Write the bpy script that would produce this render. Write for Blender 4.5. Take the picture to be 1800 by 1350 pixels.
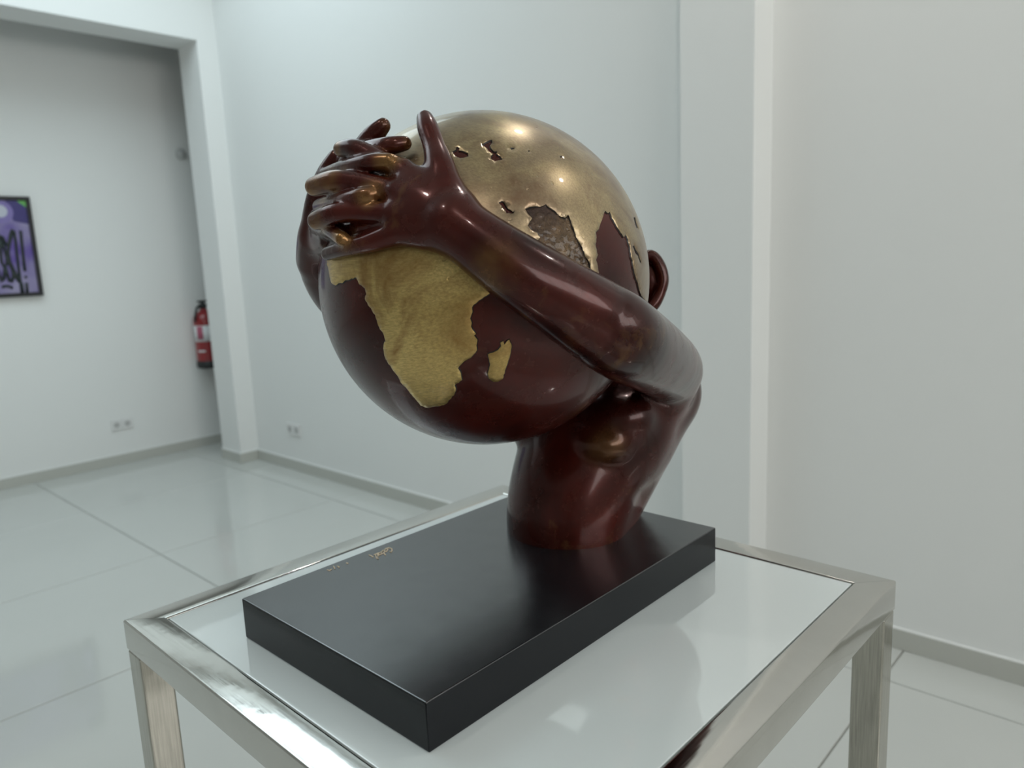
import bpy, bmesh, math, random
import numpy as np
from mathutils import Vector, Matrix
from mathutils.geometry import delaunay_2d_cdt

for o in list(bpy.data.objects):
    bpy.data.objects.remove(o, do_unlink=True)
scene = bpy.context.scene
COL = scene.collection
random.seed(7)
R = math.radians

# ------------------------------------------------------------------ camera
cam_d = bpy.data.cameras.new('camera')
cam_d.sensor_width = 36.0
cam_d.sensor_fit = 'HORIZONTAL'
cam_d.lens = 26.151
cam_d.clip_start = 0.02
cam_d.dof.use_dof = True
cam_d.dof.focus_distance = 0.80
cam_d.dof.aperture_fstop = 5.2
cam = bpy.data.objects.new('camera', cam_d)
COL.objects.link(cam)
PITCH, ROLL, YAW = R(9.6507), R(-2.5058), R(-46.9806)
fwd = Vector((-math.sin(YAW) * math.cos(PITCH), math.cos(YAW) * math.cos(PITCH), -math.sin(PITCH)))
r0 = Vector((math.cos(YAW), math.sin(YAW), 0))
u0 = r0.cross(fwd)
rt = math.cos(ROLL) * r0 + math.sin(ROLL) * u0
up = -math.sin(ROLL) * r0 + math.cos(ROLL) * u0
CAMZ = 1.2341
cam.matrix_world = Matrix(((rt.x, up.x, -fwd.x, 0), (rt.y, up.y, -fwd.y, 0), (rt.z, up.z, -fwd.z, CAMZ), (0, 0, 0, 1)))
scene.camera = cam

# ------------------------------------------------------------------ world, light, exposure
world = bpy.data.worlds.new('sky')
scene.world = world
world.use_nodes = True
wb = world.node_tree.nodes['Background']
wb.inputs[0].default_value = (0.80, 0.93, 1.0, 1)
wb.inputs[1].default_value = 0.5
vs = scene.view_settings
vs.view_transform = 'Standard'
vs.look = 'None'
vs.exposure = 0.0
vs.gamma = 1.0
vs.use_curve_mapping = False

CEIL = 3.10
XB, YP, YPB, YA = 2.331, 4.478, 4.7235, 5.1736       # long wall, partition front/back, end wall
XP, BEAM = 2.208, 2.574                              # opening jamb, beam underside
X0, Y0 = -6.2, -3.3                                  # far side wall and front wall

def area(name, loc, rot, sx, sy, power, col):
    d = bpy.data.lights.new(name, 'AREA')
    d.shape = 'RECTANGLE'
    d.size, d.size_y, d.energy, d.color = sx, sy, power, col
    o = bpy.data.objects.new(name, d)
    o.location = loc
    o.rotation_euler = rot
    COL.objects.link(o)
    return o

area('skylight_daylight', (0.55, 3.30, CEIL + 0.24), (0, 0, 0), 3.2, 1.8, 49, (0.79, 0.95, 1.0))  # lamp for the invented skylight, out of view
area('shopfront_daylight', (0.15, Y0 - 0.25, 2.28), (R(90), 0, 0), 4.2, 1.3, 92, (1.0, 0.985, 0.95))  # lamp for the invented high window behind the camera

# ------------------------------------------------------------------ helpers
def link(o, parent=None):
    COL.objects.link(o)
    if parent is not None:
        o.parent = parent
    return o

def mesh(name, verts, faces, mat, parent=None, smooth=False, origin=None, mats=None, fmat=None):
    """verts in room coordinates; stored relative to the parent's location (or origin)."""
    if parent is not None:
        off = Vector(parent.matrix_world.translation) if parent.parent is None else Vector(parent.parent.location)
        org = Vector((0, 0, 0))
    else:
        org = Vector(origin) if origin is not None else Vector((0, 0, 0))
        off = org
    me = bpy.data.meshes.new(name)
    v = np.asarray(verts, dtype=float) - np.array(off)
    me.from_pydata(v.tolist(), [], faces if isinstance(faces, list) else faces.tolist())
    for m in (mats or [mat]):
        me.materials.append(m)
    if fmat is not None:
        me.polygons.foreach_set('material_index', np.asarray(fmat, dtype=np.int32))
    if smooth:
        me.polygons.foreach_set('use_smooth', np.ones(len(me.polygons), dtype=bool))
    me.update()
    o = bpy.data.objects.new(name, me)
    o.location = org
    return link(o, parent)

def bmo(name, bm, mat, parent=None, smooth=False, origin=None):
    bm.verts.index_update()
    vs_ = [v.co[:] for v in bm.verts]
    fs = [[v.index for v in f.verts] for f in bm.faces]
    bm.free()
    return mesh(name, vs_, fs, mat, parent, smooth, origin)

def empty(name, loc, label=None, cat=None, group=None, kind=None):
    o = bpy.data.objects.new(name, None)
    o.empty_display_size = 0.05
    o.location = loc
    COL.objects.link(o)
    o.matrix_world = Matrix.Translation(loc)
    tag(o, label, cat, group, kind)
    return o

def tag(o, label=None, cat=None, group=None, kind=None):
    if label: o['label'] = label
    if cat: o['category'] = cat
    if group: o['group'] = group
    if kind: o['kind'] = kind
    return o

def box_bm(x0, x1, y0, y1, z0, z1, bev=0.0, seg=2):
    bm = bmesh.new()
    bmesh.ops.create_cube(bm, size=1.0)
    for v in bm.verts:
        v.co = Vector((x0 + (v.co.x + .5) * (x1 - x0), y0 + (v.co.y + .5) * (y1 - y0), z0 + (v.co.z + .5) * (z1 - z0)))
    if bev > 0:
        bmesh.ops.bevel(bm, geom=list(bm.edges), offset=bev, segments=seg, profile=0.6, affect='EDGES', clamp_overlap=True)
    return bm

def box(name, a, mat, parent=None, bev=0.0, seg=2, smooth=False, origin=None):
    return bmo(name, box_bm(*a, bev=bev, seg=seg), mat, parent, smooth, origin)

def lathe(profile, n=32, axis=(0, 0)):
    vs_, fs = [], []
    for r, z in profile:
        for i in range(n):
            a = 2 * math.pi * i / n
            vs_.append((axis[0] + r * math.cos(a), axis[1] + r * math.sin(a), z))
    for k in range(len(profile) - 1):
        for i in range(n):
            j = (i + 1) % n
            fs.append([k * n + i, k * n + j, (k + 1) * n + j, (k + 1) * n + i])
    fs.append(list(range(n))[::-1])
    fs.append([(len(profile) - 1) * n + i for i in range(n)])
    return vs_, fs

def tube(pts, rad, n=10):
    pts = [Vector(p) for p in pts]
    vs_, fs = [], []
    for i, p in enumerate(pts):
        t = (pts[min(i + 1, len(pts) - 1)] - pts[max(i - 1, 0)]).normalized()
        a = t.orthogonal().normalized() if i == 0 else (pa - t * pa.dot(t)).normalized()
        pa = a
        b = t.cross(a)
        for k in range(n):
            w = 2 * math.pi * k / n
            vs_.append(tuple(p + rad * (math.cos(w) * a + math.sin(w) * b)))
    for i in range(len(pts) - 1):
        for k in range(n):
            j = (k + 1) % n
            fs.append([i * n + k, i * n + j, (i + 1) * n + j, (i + 1) * n + k])
    fs.append(list(range(n))[::-1])
    fs.append([(len(pts) - 1) * n + k for k in range(n)])
    return vs_, fs

AX = [-0.70178,-0.71166,0.0322]
RT = [0.71203,-0.70215,0.0]
UP = [0.02261,0.02293,0.99948]
AFRICA = [[-1.0384,0.2832],[-1.0242,0.1925],[-0.9836,0.0939],[-0.9636,0.0466],[-0.9117,0.0264],[-0.8778,0.0383],[-0.8402,0.0366],[-0.8107,0.0523],[-0.7644,0.0557],[-0.7154,0.0637],[-0.705,0.0469],[-0.6953,0.0262],[-0.669,0.0107],[-0.6538,0.0005],[-0.6465,-0.0315],[-0.6599,-0.0553],[-0.634,-0.0997],[-0.5996,-0.1436],[-0.5926,-0.1758],[-0.5887,-0.2002],[-0.5595,-0.2569],[-0.5561,-0.2904],[-0.5723,-0.3129],[-0.58,-0.3353],[-0.582,-0.3667],[-0.5793,-0.3984],[-0.552,-0.4519],[-0.5183,-0.5166],[-0.5048,-0.5614],[-0.479,-0.5953],[-0.4458,-0.6584],[-0.4206,-0.7157],[-0.3802,-0.7282],[-0.3063,-0.7055],[-0.2582,-0.683],[-0.2173,-0.635],[-0.1912,-0.5915],[-0.1838,-0.5609],[-0.1882,-0.5412],[-0.1641,-0.5265],[-0.1449,-0.5076],[-0.1467,-0.4663],[-0.1595,-0.4352],[-0.1422,-0.4138],[-0.1255,-0.3971],[-0.0818,-0.3692],[-0.0534,-0.3337],[-0.0557,-0.3098],[-0.0481,-0.2789],[-0.0636,-0.2553],[-0.0537,-0.2481],[-0.0625,-0.2364],[-0.0755,-0.2096],[-0.0707,-0.1912],[-0.0781,-0.1688],[-0.064,-0.1366],[-0.0664,-0.1149],[-0.0437,-0.0943],[-0.0141,-0.0742],[0.0299,-0.0478],[0.0465,0.0009],[-0.0479,0.1036],[-0.1885,0.1825],[-0.3393,0.2381],[-0.5089,0.2714],[-0.7793,0.2935]]
MADAG = [[0.0818,-0.2935],[0.0864,-0.3134],[0.1004,-0.2947],[0.1117,-0.2877],[0.1237,-0.324],[0.1138,-0.376],[0.1016,-0.4171],[0.0895,-0.4507],[0.0729,-0.5128],[0.0489,-0.5278],[0.0253,-0.528],[-0.0012,-0.5029],[-0.0055,-0.4753],[0.0035,-0.4448],[0.0099,-0.4192],[0.0012,-0.3604],[0.0277,-0.3521],[0.0543,-0.3392],[0.0698,-0.3203],[0.0667,-0.3004]]
EURASIA = [[-0.475,0.6163],[-0.2348,0.5322],[-0.1428,0.3572],[-0.0445,0.246],[0.0947,0.1682],[0.2384,0.121],[0.2906,0.2154],[0.277,0.2378],[0.2476,0.2528],[0.2304,0.2754],[0.2434,0.2944],[0.2565,0.3136],[0.2356,0.3367],[0.2227,0.364],[0.2743,0.3768],[0.3016,0.3736],[0.3399,0.3913],[0.358,0.3716],[0.3852,0.3566],[0.3995,0.3371],[0.4151,0.3258],[0.44,0.3189],[0.4605,0.3403],[0.4733,0.3045],[0.4852,0.257],[0.4941,0.2179],[0.5136,0.1871],[0.5369,0.1408],[0.5396,0.1175],[0.5658,0.0863],[0.5853,-0.0077],[0.6357,-0.0415],[0.6203,0.0782],[0.6136,0.098],[0.6296,0.126],[0.618,0.1821],[0.6308,0.2233],[0.6292,0.248],[0.6622,0.284],[0.6796,0.3158],[0.6962,0.3396],[0.7327,0.3899],[0.7485,0.3783],[0.7717,0.3913],[0.78,0.3502],[0.805,0.3166],[0.8195,0.2907],[0.8423,0.2658],[0.8667,0.2408],[0.8968,0.2626],[0.9137,0.2175],[0.9259,0.172],[0.9258,0.1259],[0.9421,0.0897],[0.9593,0.0161],[1.0102,-0.0608],[1.0666,-0.1334],[1.3261,-0.27],[1.9805,-0.2783],[1.9951,0.1395],[1.9225,0.5513],[1.7659,0.9389],[1.5321,1.2856],[1.2313,1.576],[0.8767,1.7976],[0.4838,1.9406],[0.0698,1.9988],[-0.3473,1.9696],[-0.7492,1.8544],[-1.1184,1.6581],[-1.4387,1.3893],[-1.6961,1.0598],[-1.6753,0.7111],[-1.4722,0.85],[-1.4371,0.5806],[-1.2172,0.7314],[-1.1967,0.508],[-1.0219,0.59],[-1.0014,0.4046],[-0.8653,0.4601]]
HOLES = [[[0.0242,0.7757],[0.0528,0.7986],[0.0833,0.8152],[0.084,0.7894],[0.0699,0.7648],[0.0779,0.7353],[0.089,0.7182],[0.1077,0.7183],[0.1014,0.6994],[0.1189,0.6855],[0.1302,0.6572],[0.1084,0.6539],[0.088,0.6468],[0.0691,0.6614],[0.0679,0.6802],[0.0812,0.6994],[0.0622,0.7184],[0.0521,0.7414]],[[-0.1428,0.7347],[-0.1223,0.7434],[-0.1169,0.77],[-0.1001,0.7606],[-0.1057,0.7378],[-0.077,0.7267],[-0.0544,0.7134],[-0.0516,0.6881],[-0.0773,0.6797],[-0.1014,0.6801],[-0.1274,0.6991]],[[0.0903,0.3964],[0.108,0.4064],[0.1201,0.3983],[0.1283,0.3775],[0.1362,0.3641],[0.1609,0.346],[0.1714,0.356],[0.1641,0.3382],[0.127,0.3387],[0.114,0.3644],[0.104,0.3803]],[[0.959,0.1933],[0.9852,0.2004],[0.9988,0.1727],[1.0344,0.1511],[1.051,0.1178],[1.0714,0.0891],[1.0457,0.093],[1.0246,0.1309],[0.9852,0.1525]],[[1.0775,0.4133],[1.1212,0.4286],[1.1081,0.3813],[1.1189,0.3433],[1.081,0.3333],[1.0679,0.3664]],[[0.486,0.7268],[0.4982,0.7347],[0.4994,0.7203],[0.4873,0.7126]],[[0.2839,0.7378],[0.2969,0.7371],[0.2897,0.7244]],[[0.1827,0.7498],[0.1958,0.753],[0.2106,0.7494],[0.1983,0.739],[0.1869,0.7347]]]
ROUGH = [[0.2224,0.3601],[0.2738,0.3728],[0.3392,0.3855],[0.3844,0.3509],[0.4392,0.3124],[0.4588,0.328],[0.4683,0.3002],[0.4802,0.2529],[0.5086,0.1831],[0.5315,0.133],[0.5605,0.0786],[0.576,0.0083],[0.4077,0.0586],[0.2704,0.1493],[0.2864,0.2117],[0.2304,0.2754],[0.2527,0.3136]]
WEAR_T = [[[0.1821,0.3356,0.5397],0.022,1.0],[[0.1601,0.3418,0.5071],0.022,1.0],[[0.1451,0.3725,0.4662],0.02,1.0],[[0.1544,0.4297,0.5233],0.036,1.0],[[0.1575,0.3946,0.5252],0.022,1.0],[[0.1445,0.4164,0.487],0.03,1.0],[[0.1798,0.4124,0.5612],0.018,1.0],[[0.2106,0.3447,0.5605],0.01,1.0],[[0.2257,0.2149,0.4321],0.02,0.3],[[0.4798,0.2944,0.1845],0.045,0.3],[[0.1995,0.2119,0.432],0.035,0.45]]
ARM_N = [[0.616,0.308,0.252,0.048],[0.59,0.268,0.278,0.046],[0.3536,0.1748,0.3491,0.045],[0.3012,0.1757,0.3754,0.042],[0.2587,0.1908,0.4036,0.0375],[0.2257,0.2149,0.4321,0.0335],[0.2057,0.2391,0.4564,0.03],[0.1958,0.2588,0.4735,0.029]]
ARM_F = [[0.616,0.462,0.252,0.048],[0.59,0.502,0.278,0.046],[0.3536,0.5952,0.3491,0.045],[0.3037,0.5847,0.377,0.0344],[0.2632,0.5703,0.4039,0.0307],[0.2317,0.5472,0.4311,0.0275],[0.2127,0.5241,0.4543,0.0246],[0.2033,0.5053,0.4705,0.0238]]
HAND_L = [[[0.2006,0.2631,0.486,0.02],[0.1928,0.2937,0.5092,0.0155],[0.1913,0.3232,0.5279,0.013]],[[0.1979,0.2607,0.4789,0.022],[0.1858,0.2868,0.494,0.0175],[0.1788,0.3187,0.5072,0.014]],[[0.1958,0.2591,0.4708,0.022],[0.1806,0.2864,0.4789,0.0175],[0.1714,0.3152,0.4867,0.014]],[[0.1941,0.2618,0.4646,0.02],[0.1799,0.2867,0.467,0.016],[0.169,0.314,0.4697,0.013]],[[0.1907,0.3258,0.5303,0.012],[0.1853,0.3571,0.5452,0.0098],[0.1803,0.3877,0.5582,0.0102],[0.1798,0.4124,0.5612,0.0088]],[[0.1785,0.3228,0.5081,0.0125],[0.1673,0.3596,0.5205,0.0106],[0.1575,0.3946,0.5252,0.0118],[0.1544,0.4297,0.5233,0.0104]],[[0.1703,0.319,0.4875,0.0125],[0.1574,0.3495,0.4911,0.0098],[0.1466,0.3832,0.4922,0.0106],[0.1445,0.4164,0.487,0.0096]],[[0.1672,0.3173,0.4677,0.0125],[0.1586,0.3454,0.4614,0.0105],[0.1545,0.3795,0.4572,0.009],[0.1571,0.4198,0.4528,0.0075]]]
THUMB_L = [[[0.2033,0.2657,0.49,0.02],[0.204,0.2793,0.5126,0.017],[0.2092,0.291,0.5319,0.015],[0.2169,0.3057,0.5515,0.0118],[0.2234,0.321,0.5717,0.0112],[0.2298,0.3327,0.5846,0.009]]]
HAND_R = [[[0.2119,0.4609,0.5547,0.009],[0.2036,0.405,0.5608,0.009],[0.199,0.3593,0.5587,0.0096],[0.2106,0.3447,0.5605,0.0078]],[[0.1919,0.4635,0.5396,0.009],[0.1773,0.4054,0.5399,0.0094],[0.1736,0.3609,0.5404,0.0092],[0.1821,0.3356,0.5397,0.0086]],[[0.1819,0.4657,0.506,0.0085],[0.1599,0.396,0.5054,0.0088],[0.155,0.3557,0.5059,0.0088],[0.1601,0.3418,0.5071,0.0084]],[[0.1803,0.4691,0.483,0.008],[0.1556,0.4096,0.4767,0.0076],[0.1451,0.3725,0.4662,0.0078]]]
THUMB_R = [[[0.2069,0.443,0.5499,0.011],[0.2086,0.4155,0.5649,0.0108],[0.2133,0.3988,0.5766,0.011],[0.2182,0.3883,0.585,0.0086]]]
PALM_R = [[[0.2093,0.4652,0.5607,0.01],[0.2024,0.4756,0.5439,0.012],[0.1979,0.4882,0.5163,0.016],[0.2017,0.5073,0.4786,0.02],[0.2156,0.5339,0.449,0.024]],[[0.2094,0.5,0.4817,0.015],[0.202,0.4711,0.5036,0.0116],[0.2006,0.4433,0.5212,0.0097]],[[0.2068,0.5023,0.475,0.0165],[0.1954,0.4777,0.4893,0.0131],[0.1888,0.4475,0.5017,0.0105]],[[0.2048,0.5038,0.4674,0.0165],[0.1905,0.478,0.475,0.0131],[0.1819,0.4508,0.4824,0.0105]],[[0.2033,0.5012,0.4615,0.015],[0.19,0.4777,0.4638,0.012],[0.1798,0.4519,0.4663,0.0097]],[[0.1948,0.3438,0.5224,0.012],[0.1989,0.3915,0.5349,0.012],[0.2162,0.4631,0.5433,0.011]],[[0.1829,0.3357,0.4988,0.012],[0.1802,0.3793,0.5068,0.012],[0.2058,0.4746,0.5154,0.011]],[[0.1771,0.3307,0.4772,0.012],[0.1693,0.3681,0.476,0.012],[0.1754,0.431,0.4759,0.011]],[[0.165,0.4026,0.4762,0.01],[0.1727,0.4402,0.4826,0.012],[0.185,0.4731,0.4896,0.013]]]
EAR = [[0.6051,0.3198,0.4329,0.008],[0.6152,0.3094,0.4338,0.0085],[0.6207,0.3,0.4191,0.0085],[0.6211,0.2948,0.3999,0.008],[0.6156,0.2962,0.3819,0.0075],[0.6071,0.3013,0.3665,0.0085],[0.5993,0.3076,0.359,0.008]]
PEC = [0.5112,0.0503,0.1831]
PIC_STROKES = [[[1.1773,1.3168],[1.2139,1.4529],[1.2303,1.4895],[1.2403,1.4789],[1.2498,1.4471],[1.2594,1.4151],[1.284,1.4944],[1.2967,1.5198],[1.3038,1.5102],[1.304,1.4516],[1.3005,1.366],[1.2982,1.2853],[1.2973,1.2149],[1.2967,1.1496]],[[1.2965,1.5182],[1.2685,1.4309],[1.2568,1.3886],[1.2589,1.3351],[1.2708,1.2918],[1.2841,1.2508],[1.2872,1.2209]],[[1.2319,1.4843],[1.2214,1.4],[1.2174,1.3365],[1.2247,1.3123],[1.241,1.3197],[1.2469,1.3569],[1.2425,1.4101],[1.2358,1.4526]],[[1.1909,1.3163],[1.1967,1.2576],[1.2057,1.2225],[1.2157,1.2353],[1.2254,1.283],[1.232,1.3147]],[[1.2326,1.312],[1.2371,1.2664],[1.2429,1.2232],[1.2524,1.2173],[1.2651,1.249],[1.2654,1.2867],[1.2533,1.3353],[1.2544,1.378]],[[1.2694,1.2811],[1.2753,1.2485],[1.2845,1.2183],[1.297,1.2583]],[[1.3359,1.5144],[1.3365,1.4941],[1.3331,1.419],[1.3293,1.3328],[1.3287,1.2786]],[[1.2,1.1901],[1.2136,1.1958],[1.2299,1.1959],[1.2432,1.1908],[1.2538,1.1821]],[[1.3273,1.2106],[1.3262,1.1806],[1.3238,1.1479]],[[1.3014,1.2093],[1.3018,1.1766],[1.3012,1.1439]]]
PIC_DOT = [1.3283,1.2433]
PIC_GREEN = [[1.3381,1.689],[1.3942,1.692],[1.3899,1.6413],[1.376,1.6555],[1.3632,1.6658],[1.3503,1.6751]]
PIC_NAVY = [[1.2822,1.6876],[1.3381,1.689],[1.3503,1.6751],[1.3632,1.6658],[1.376,1.6555],[1.3899,1.6413],[1.391,1.6173],[1.3903,1.5905],[1.3897,1.5503],[1.3536,1.5582],[1.3216,1.566],[1.3083,1.5713]]
PIC_BALL = [[1.2494,1.6206],[1.3145,1.6004]]
PIC_C = [[1.3973,1.7081],[1.4036,1.1316],[1.2567,1.7015],[1.1795,1.1303]]
SIGN = [[[0.2864,0.5211],[0.2917,0.5288],[0.2904,0.5342],[0.2856,0.535],[0.2796,0.53],[0.2798,0.5261],[0.2856,0.5294],[0.2871,0.5349]],[[0.2831,0.5218],[0.2828,0.5186],[0.2882,0.5242]],[[0.2829,0.533],[0.2741,0.5228],[0.2718,0.5169]],[[0.2811,0.5335],[0.2761,0.531],[0.2691,0.5239],[0.2725,0.5249],[0.2752,0.5249]],[[0.2739,0.5303],[0.2693,0.5291],[0.2664,0.5239],[0.2691,0.5239]],[[0.2689,0.5314],[0.2636,0.5223]],[[0.2721,0.5308],[0.2628,0.5304]],[[0.2646,0.5299],[0.2581,0.519],[0.2577,0.5143],[0.2615,0.5215]],[[0.2579,0.5352],[0.258,0.5296],[0.2574,0.5252]],[[0.2063,0.5425],[0.2027,0.5341]],[[0.2094,0.5384],[0.2087,0.5328]],[[0.1941,0.5387],[0.1948,0.5346],[0.1989,0.5357]],[[0.2228,0.5377],[0.2238,0.5347]]]
# rubbed spots on the finger tips and forearm, measured from the plinth centre
WEAR_AT = [((p[0] - 0.354, p[1] - 0.382, p[2] + 0.0014), r_, s_) for p, r_, s_ in WEAR_T]

# ------------------------------------------------------------------ materials
class NT:
    def __init__(self, name):
        self.m = bpy.data.materials.new(name)
        self.m.use_nodes = True
        self.t = self.m.node_tree
        self.b = self.t.nodes['Principled BSDF']
        self.out = self.t.nodes['Material Output']
    def n(self, typ, **kw):
        x = self.t.nodes.new(typ)
        for k, v in kw.items():
            if k.startswith('i_'):
                x.inputs[k[2:].replace('_', ' ')].default_value = v
            else:
                setattr(x, k, v)
        return x
    def l(self, a, b):
        self.t.links.new(a, b)
    def set(self, **kw):
        for k, v in kw.items():
            self.b.inputs[k.replace('_', ' ')].default_value = v
    def coord(self, scale=(1, 1, 1), rot=(0, 0, 0), which='Object'):
        tc = self.n('ShaderNodeTexCoord')
        mp = self.n('ShaderNodeMapping')
        mp.inputs['Scale'].default_value = scale
        mp.inputs['Rotation'].default_value = rot
        self.l(tc.outputs[which], mp.inputs[0])
        return mp.outputs[0]
    def noise(self, vec, scale, detail=4, rough=0.55, dist=0.0):
        x = self.n('ShaderNodeTexNoise')
        x.inputs['Scale'].default_value = scale
        x.inputs['Detail'].default_value = detail
        x.inputs['Roughness'].default_value = rough
        x.inputs['Distortion'].default_value = dist
        self.l(vec, x.inputs['Vector'])
        return x.outputs[0]
    def ramp(self, fac, stops):
        x = self.n('ShaderNodeValToRGB')
        e = x.color_ramp.elements
        while len(e) < len(stops):
            e.new(0.5)
        for q, (p, c) in zip(e, stops):
            q.position = p
            q.color = (c, c, c, 1) if isinstance(c, (int, float)) else (*c, 1)
        self.l(fac, x.inputs[0])
        return x.outputs[0]
    def mix(self, fac, a, b):
        x = self.n('ShaderNodeMix', data_type='RGBA')
        for s, v in ((0, fac), (6, a), (7, b)):
            if hasattr(v, 'is_linked') or hasattr(v, 'links'):
                self.l(v, x.inputs[s])
            else:
                x.inputs[s].default_value = v if s == 0 else (*v, 1)
        return x.outputs[2]
    def bump(self, h, strength, dist=0.001, prev=None):
        x = self.n('ShaderNodeBump')
        x.inputs['Strength'].default_value = strength
        x.inputs['Distance'].default_value = dist
        self.l(h, x.inputs['Height'])
        if prev is not None:
            self.l(prev, x.inputs['Normal'])
        self.l(x.outputs[0], self.b.inputs['Normal'])
        return x.outputs[0]

def simple(name, col, rough=0.5, metal=0.0, **kw):
    m = NT(name)
    m.set(Base_Color=(*col, 1), Roughness=rough, Metallic=metal, **kw)
    return m.m

def mk_wall(name, col):
    m = NT(name)
    v = m.coord()
    m.set(Roughness=0.62)
    m.l(m.mix(m.noise(v, 1.3, 3), tuple(c * 0.985 for c in col), col), m.b.inputs['Base Color'])
    m.bump(m.noise(v, 260, 3), 0.05, 0.001)
    return m.m

M_WALL = mk_wall('white_wall_paint', (0.80, 0.81, 0.795))
M_CEIL = mk_wall('white_ceiling_paint', (0.82, 0.83, 0.82))

def mk_tile():
    m = NT('polished_porcelain')
    v = m.coord()
    m.l(m.mix(m.noise(v, 2.0, 5), (0.53, 0.54, 0.515), (0.57, 0.58, 0.555)), m.b.inputs['Base Color'])
    m.l(m.ramp(m.noise(v, 9, 4), [(0.3, 0.05), (0.75, 0.12)]), m.b.inputs['Roughness'])
    m.set(IOR=1.5)
    return m.m
M_TILE = mk_tile()
M_GROUT = simple('grout', (0.36, 0.36, 0.33), 0.9)
M_SKIRT = simple('skirting_tile', (0.50, 0.505, 0.465), 0.22)

def mk_steel(name, ax, c1=(0.53, 0.515, 0.48), c2=(0.67, 0.655, 0.62), st=0.0):
    m = NT(name)
    sc = [90, 90, 90]
    sc[ax] = 3
    v = m.coord(tuple(sc))
    v2 = m.coord()
    streak = m.noise(v, 5.0, 4, 0.6)
    m.set(Metallic=1.0)
    col = m.mix(m.noise(v2, 9, 4, 0.6, 0.6), c1, c2)
    if st:
        col = m.mix(m.ramp(streak, [(0.35, st), (0.65, 0.0)]), col, tuple(x * 0.5 for x in c1))
    m.l(col, m.b.inputs['Base Color'])
    m.l(m.ramp(streak, [(0.3, 0.05), (0.8, 0.16)]), m.b.inputs['Roughness'])
    b = m.bump(m.noise(v2, 22, 2), 0.12, 0.002)
    m.bump(streak, 0.03, 0.0006, b)
    return m.m
M_STEEL = [mk_steel('polished_steel_x', 0), mk_steel('polished_steel_y', 1), mk_steel('brushed_leg_steel', 2, (0.41, 0.39, 0.34), (0.60, 0.58, 0.52), 0.4)]

def mk_glass_top():
    m = NT('white_backed_glass')
    m.set(Base_Color=(0.72, 0.785, 0.785, 1), Roughness=0.04, IOR=1.7, Coat_Weight=1.0, Coat_Roughness=0.03, Coat_IOR=1.5)
    return m.m
M_GLASS = mk_glass_top()

def mk_plinth():
    m = NT('black_lacquered_wood')
    v = m.coord()
    sp = m.ramp(m.noise(v, 260, 1, 0.4), [(0.765, 0.0), (0.78, 1.0)])
    m.l(m.mix(sp, (0.0065, 0.0075, 0.0095), (0.002, 0.002, 0.002)), m.b.inputs['Base Color'])
    m.l(m.ramp(m.noise(v, 30, 4), [(0.3, 0.20), (0.8, 0.27)]), m.b.inputs['Roughness'])
    m.set(IOR=1.72)
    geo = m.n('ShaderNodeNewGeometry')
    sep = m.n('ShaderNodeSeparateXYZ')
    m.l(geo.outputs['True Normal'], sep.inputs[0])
    m.l(m.ramp(sep.outputs[2], [(0.2, 0.14), (0.9, 1.0)]), m.b.inputs['Specular IOR Level'])  # side shade put into the material: sides reflect far less than the top
    m.bump(m.noise(v, 420, 2), 0.02, 0.0005)
    return m.m
M_PLINTH = mk_plinth()

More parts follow.
